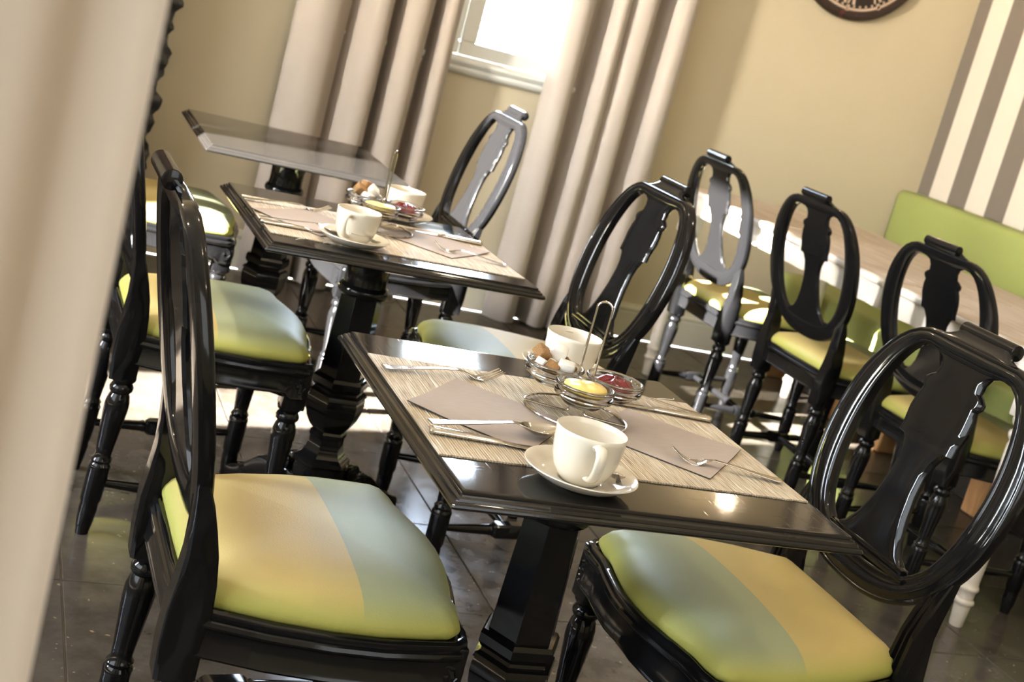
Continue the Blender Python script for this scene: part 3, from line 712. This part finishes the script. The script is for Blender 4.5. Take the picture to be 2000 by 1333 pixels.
def grid_item(bm, L, ztab, wtab, cup=None, nx=44, ny=8, skip=None):
    vd = {}
    for i in range(nx+1):
        t = i/nx; wd = max(.0006, lerp_tab(wtab, t)); z = lerp_tab(ztab, t)
        for j in range(ny+1):
            s = -1+2*j/ny; dz = 0
            if cup: dz = -lerp_tab(cup, t)*(1-s*s)
            vd[i, j] = bm.verts.new((t*L, wd*s, z+dz))
    for i in range(nx):
        for j in range(ny):
            if skip and skip(i/nx, j): continue
            bm.faces.new((vd[i, j], vd[i+1, j], vd[i+1, j+1], vd[i, j+1]))
    for v in [v for v in bm.verts if not v.link_faces]: bm.verts.remove(v)
def finish(name, bm, th, x0, y0, x1, y1, z, label, cat, group, roll=0, tilt=0):
    o = obj(name, bm, steel, angle=60); m = o.modifiers.new('thick', 'SOLIDIFY'); m.thickness = th; m.offset = 1
    b = o.modifiers.new('round', 'BEVEL'); b.width = th*.3; b.segments = 2; b.limit_method = 'ANGLE'; b.angle_limit = radians(50)
    o.location = (x0, y0, z); o.rotation_euler = (roll, tilt, math.atan2(y1-y0, x1-x0)); return tag(o, label, cat, group)
GCU = 'steel cutlery laid on the set tables'
def fork(x0, y0, x1, y1, z, label):
    bm = nb(); L = math.hypot(x1-x0, y1-y0)
    grid_item(bm, L, [(0, .005), (.06, .0048), (.2, .0065), (.45, .011), (.62, .0125), (.70, .009), (.765, .0035), (.82, .0028), (.90, .0075), (1, .0185)],
              [(0, .0078), (.02, .0088), (.06, .0088), (.2, .0070), (.5, .0040), (.64, .0034), (.70, .0062), (.755, .0112), (.80, .0122), (.9, .0122), (1, .0112)],
              cup=[(.66, 0), (.78, .0022), (1, .0012)], ny=7, nx=50, skip=lambda t, j: t > .80 and j in (1, 3, 5))
    return finish('fork', bm, .0016, x0, y0, x1, y1, z, label, 'fork', GCU)
def spoon(x0, y0, x1, y1, z, label, L0=None, roll=0, tilt=0):
    bm = nb(); L = L0 or math.hypot(x1-x0, y1-y0); k = L/.195
    grid_item(bm, L, [(0, .005*k), (.06, .005*k), (.25, .0075*k), (.5, .0125*k), (.63, .0155*k), (.70, .0130*k), (.78, .0115*k), (.9, .0115*k), (1, .0135*k)],
              [(0, .0076*k), (.02, .0086*k), (.06, .0086*k), (.2, .0068*k), (.5, .0040*k), (.64, .0033*k), (.69, .0065*k), (.74, .0150*k), (.80, .0198*k), (.86, .0208*k), (.93, .0170*k), (.975, .0098*k), (1, .001)],
              cup=[(.66, 0), (.72, .004*k), (.80, .0092*k), (.90, .0088*k), (.97, .003*k), (1, 0)], ny=12, nx=52)
    return finish('spoon', bm, .0014*k, x0, y0, x1, y1, z, label, 'spoon', GCU, roll, tilt)
def knife(x0, y0, x1, y1, z, label):
    bm = nb(); L = math.hypot(x1-x0, y1-y0); rings = []
    for t, hw, ht, cz in [(0, .0076, .0040, .0052), (.008, .0090, .0048, .0052), (.03, .0094, .0050, .0052), (.25, .0086, .0047, .0050), (.45, .0074, .0040, .0046), (.50, .0068, .0034, .0044), (.52, .0070, .0018, .0042), (.60, .0088, .0009, .0038), (.80, .0096, .0007, .0036), (.93, .0088, .0006, .0034), (.985, .0045, .0005, .0034), (1, .0015, .0004, .0034)]:
        rings.append([(t*L, hw*cos(2*pi*k/16)*(1 if abs(cos(2*pi*k/16)) > .3 else 1), cz+ht*sin(2*pi*k/16)) for k in range(16)])
    loft(bm, rings); o = obj('knife', bm, steel, angle=50); o.location = (x0, y0, z); o.rotation_euler = (0, 0, math.atan2(y1-y0, x1-x0)); return tag(o, label, 'knife', GCU)
ZN = ZM+.0022
fork(-.280, .127, -.080, .158, ZM+.0004, 'steel fork at left rear of the nearest set table, tines over the napkin')
fork(.272, -.140, .104, -.098, ZM+.0004, 'steel fork at right front of the nearest set table, crossing the napkin corner')
knife(-.277, -.128, -.080, -.150, ZM, 'steel knife at left front of the nearest set table, under the spoon')
spoon(-.274, -.112, -.074, -.090, ZM+.006, 'large steel spoon lying across the knife, nearest set table')
knife(.281, .113, .082, .136, ZM, 'steel knife at right rear of the nearest set table, behind the jam bowl')
spoon(.283, .130, .095, .172, ZM+.0004, 'large steel spoon behind the jam bowl at right of the nearest set table')
fork(-.328, 1.252, -.128, 1.276, ZM+.0004, 'steel fork at left rear of the second set table')
fork(.241, 1.062, .078, 1.108, ZM+.0004, 'steel fork at right front of the second set table')
knife(-.325, 1.034, -.13, 1.040, ZM, 'steel knife at left front of the second set table')
spoon(-.325, 1.052, -.14, 1.030, ZM+.006, 'large steel spoon over the knife at left front of the second set table')
knife(.243, 1.258, .050, 1.272, ZM, 'bright steel knife at right rear of the second set table')

# cups and saucers
def saucer_cup(x, y, hand, where, spn):
    bm = nb(); lathe(bm, [(.020, .0012), (.026, 0), (.030, .0), (.031, .0012), (.044, .0022), (.058, .0075), (.070, .0150), (.0752, .0190), (.0765, .0202), (.0760, .0214), (.0742, .0212), (.066, .0160), (.055, .0100), (.043, .0066), (.031, .0062), (.0285, .0056), (.027, .0044), (.002, .0044)], 56)
    s = obj('saucer', bm, porc, angle=60); s.location = (x, y, ZM); tag(s, 'cream porcelain saucer '+where, 'saucer', 'cream saucers on the set tables')
    root = empty('cup', (x, y, ZM+.0046), hand, 'cream porcelain cup '+where.replace('under', 'standing on'), 'cup', 'cream cups on the set tables')
    bm = nb(); lathe(bm, [(.018, .0012), (.022, 0), (.0255, .0004), (.0275, .003), (.0335, .009), (.0395, .019), (.0435, .032), (.0457, .047), (.0470, .064), (.0473, .0695), (.0465, .0705), (.0453, .0698), (.0449, .062), (.0435, .046), (.0412, .032), (.0370, .019), (.0300, .0095), (.02, .0065), (.002, .006)], 56); obj('bowl', bm, porc, root, angle=60)
    bm = nb(); path = [(.0450, .0600), (.053, .0635), (.0620, .0630), (.0675, .0570), (.0685, .0470), (.0660, .0365), (.0600, .0270), (.0510, .0200), (.0420, .0170), (.0375, .0165)]
    P = cat_rom([(a, 0, b) for a, b in path], 26); r = [.0046, .0044, .0040, .0038, .0037, .0036, .0036, .0036, .0038, .0040]
    tube(bm, P, [r[min(9, int(i/26*10))] for i in range(26)], 12, flat=1.9, ref=(0, 0, 1)); obj('handle', bm, porc, root)
    return root
saucer_cup(-.105, -.246, radians(-100), 'at the front edge of the nearest set table', 1)
saucer_cup(.066, .243, radians(80), 'at the back edge of the nearest set table', 0)
saucer_cup(-.136, .990, radians(-128), 'at the front edge of the second set table', 1)
saucer_cup(.072, 1.388, radians(75), 'at the back edge of the second set table', 0)
def teaspoon(x0, y0, x1, y1, z, label, tilt):
    return spoon(x0, y0, x1, y1, z, label, L0=.115, tilt=tilt)
teaspoon(-.098, -.342, -.050, -.236, ZM+.0375, 'small steel teaspoon on the saucer at the front of the nearest set table', radians(13))
teaspoon(-.170, .905, -.088, .975, ZM+.0375, 'small steel teaspoon on the saucer at the front of the second set table', radians(13))

# cruet stands with three glass bowls
def wire(bm, pts, r, loop=False, n=None):
    tube(bm, cat_rom(pts, n or 8*len(pts), loop), r, 8, loop)
BOWL_Z = .0295
def cruet(x, y, a, where, hdir):
    root = empty('bowl_stand', (x, y, ZN+.0006), a, 'steel wire stand with tall loop handle holding three glass bowls, '+where, 'stand', 'wire bowl stands')
    R = .080; wr = .0021
    def ring(cx, cy, z, rad, n=48): return [(cx+rad*cos(2*pi*k/n), cy+rad*sin(2*pi*k/n), z) for k in range(n)]
    bm = nb(); tube(bm, ring(0, 0, wr, R), wr, 8, True); obj('base_ring', bm, steel, root)
    bm = nb(); e = Vector((cos(hdir), sin(hdir), 0)); q = .0115
    p = [e*q*-1.0+Vector((0, 0, wr*1.5)), e*q*-1.0+Vector((0, 0, .05)), e*q*-1.0+Vector((0, 0, .165))]
    arc = [e*(-q*cos(pi*k/8))+Vector((0, 0, .168+q*sin(pi*k/8))) for k in range(9)]
    pts = [e*-R+Vector((0, 0, wr)), e*-(q+.008)+Vector((0, 0, wr)), e*-q+Vector((0, 0, .010))] + p[1:] + arc + [e*q+Vector((0, 0, .165)), e*q+Vector((0, 0, .05)), e*q+Vector((0, 0, .010)), e*(q+.008)+Vector((0, 0, wr)), e*R+Vector((0, 0, wr))]
    wire(bm, pts, .0018, n=120); obj('loop_handle', bm, steel, root)
    spots = []
    for k in range(3):
        an = radians((8, 128, 248)[k])-a+AOFF; d = .054; cx, cy = d*cos(an), d*sin(an)
        bm = nb(); tube(bm, ring(cx, cy, BOWL_Z+.0165, .0428), .0017, 8, True); obj('bowl_ring', bm, steel, root)
        spots.append((x+d*cos(an+a), y+d*sin(an+a)))
    return root, spots
def bowl(x, y, label):
    bm = nb(); lathe(bm, [(.012, .0008), (.020, 0), (.026, .002), (.034, .009), (.0392, .0165), (.0402, .0178), (.0440, .0186), (.0452, .021), (.0440, .0234), (.0418, .0245), (.0420, .0275), (.0450, .0292), (.0458, .0318), (.0446, .0340), (.0424, .0342), (.0396, .0325), (.0384, .028), (.0370, .019), (.0318, .0108), (.024, .0052), (.012, .0038), (.001, .0036)], 48)
    o = obj('glass_bowl', bm, glass, angle=70); o.location = (x, y, ZB); return tag(o, label, 'bowl', 'small glass bowls in the wire stands')
def cube(x, y, z, s, rot, m, label, group, cat='sugar cube'):
    bm = nb(); box(bm, -s/2, s/2, -s/2, s/2, -s*.40, s*.40, s*.12, 2)
    for v in bm.verts: v.co += Vector((random.uniform(-1, 1), random.uniform(-1, 1), random.uniform(-1, 1)))*s*.025
    o = obj('sugar_cube', bm, m, angle=50); o.location = (x, y, z); o.rotation_euler = rot; return tag(o, label, cat, group)
def jam_in(x, y, label):
    bm = nb(); n = 40; rings = []
    for r, z in [(.003, .0044), (.022, .0056), (.0305, .0112), (.0350, .0180), (.0345, .0215), (.028, .0285), (.016, .0340), (.003, .0355)]:
        rings.append([(r*cos(2*pi*k/n), r*sin(2*pi*k/n), z+(.0022*sin(3*2*pi*k/n+r*300)+.0018*sin(5*2*pi*k/n)) * (z > .0200)) for k in range(n)])
    loft(bm, rings); o = obj('jam', bm, jam, angle=70); o.location = (x, y, ZB); return tag(o, label, 'jam', 'jam in the glass bowls')
def butter_in(x, y, rz, label):
    bm = nb(); n = 40; rings = []
    for r, z in [(.003, .0068), (.024, .0075), (.029, .012), (.0335, .022), (.0340, .0300), (.0325, .0328), (.014, .0345), (.002, .0348)]:
        rings.append([(r*1.04*cos(2*pi*k/n), r*.88*sin(2*pi*k/n), z+.0006*sin(4*2*pi*k/n)) for k in range(n)])
    loft(bm, rings); o = obj('butter', bm, butter, angle=60); o.location = (x, y, ZB); o.rotation_euler = (0, 0, rz); return tag(o, label, 'butter', 'butter in the glass bowls')
AOFF = 0
ZB = ZN+.0006+BOWL_Z-.0005
_, sp = cruet(.004, .038, 0, 'on the nearest set table', radians(-23))
bowl(*sp[1], 'glass bowl of sugar cubes on the nearest set table'); bowl(*sp[2], 'glass bowl holding butter on the nearest set table'); bowl(*sp[0], 'glass bowl holding red jam on the nearest set table')
jam_in(*sp[0], 'dark red jam in the glass bowl on the nearest set table'); butter_in(*sp[2], .3, 'pale yellow butter in the glass bowl on the nearest set table')
sx, sy = sp[1]; G1, G2 = 'brown sugar cubes', 'white sugar cubes'
near = 'in the bowl, nearest set table'
cube(sx-.022, sy+.010, ZB+0.0426, 0.0231, (.5, .4, .3), brown, 'brown sugar cube highest at the left rim '+near, G1)
cube(sx-.011, sy-.014, ZB+0.0275, 0.0220, (.2, -.35, .9), brown, 'brown sugar cube low at the front left '+near, G1)
cube(sx+.024, sy+.007, ZB+0.0303, 0.0209, (.2, .6, .2), brown, 'brown sugar cube behind the front white cube '+near, G1)
cube(sx+.004, sy+.012, ZB+0.0488, 0.0259, (.35, .30, -.35), whites, 'big white sugar cube on top of the pile '+near, G2)
cube(sx+.012, sy-.012, ZB+0.0314, 0.0259, (.08, .10, -.42), whites, 'white sugar cube flat at the front right '+near, G2)
cube(sx-.003, sy+.000, ZB+0.0270, 0.0220, (.5, .2, .6), whites, 'white sugar cube wedged in the middle '+near, G2)
cube(sx-.008, sy+.024, ZB+0.0298, 0.0220, (.1, .5, .2), whites, 'white sugar cube at the back '+near, G2)
cube(sx-.027, sy-.006, ZB+0.0331, 0.0154, (.2, .3, .8), whites, 'small pale sugar piece at the left front '+near, G2)
_, sp = cruet(-.026, 1.216, radians(38), 'on the second set table', radians(15))
sp = sp
bowl(*sp[1], 'glass bowl of sugar cubes on the second set table'); bowl(*sp[2], 'nearly hidden glass bowl behind the cup on the second set table'); bowl(*sp[0], 'glass bowl holding red jam on the second set table')
jam_in(*sp[0], 'red jam in the glass bowl on the second set table'); butter_in(*sp[2], 0, 'butter in the glass bowl behind the cup on the second set table')
sx, sy = sp[1]; far = 'in the bowl, second set table'
cube(sx-.016, sy-.004, ZB+0.0421, 0.0253, (.4, .4, .2), brown, 'large light brown sugar cube at the left '+far, G1)
cube(sx+.000, sy+.012, ZB+0.0533, 0.0220, (.1, .15, .5), brown, 'light brown sugar cube on top of the pile '+far, G1)
cube(sx+.014, sy-.004, ZB+0.0443, 0.0242, (.5, .6, .2), whites, 'white sugar cube leaning at the right '+far, G2)
cube(sx+.000, sy-.016, ZB+0.0309, 0.0242, (.2, .1, .6), whites, 'white sugar cube at the front '+far, G2)
cube(sx-.006, sy+.016, ZB+0.0275, 0.0220, (.2, .5, .1), whites, 'white sugar cube at the back '+far, G2)
cube(sx+.026, sy+.010, ZB+0.0309, 0.0220, (.3, .2, .9), whites, 'white sugar cube at the far right rim '+far, G2)
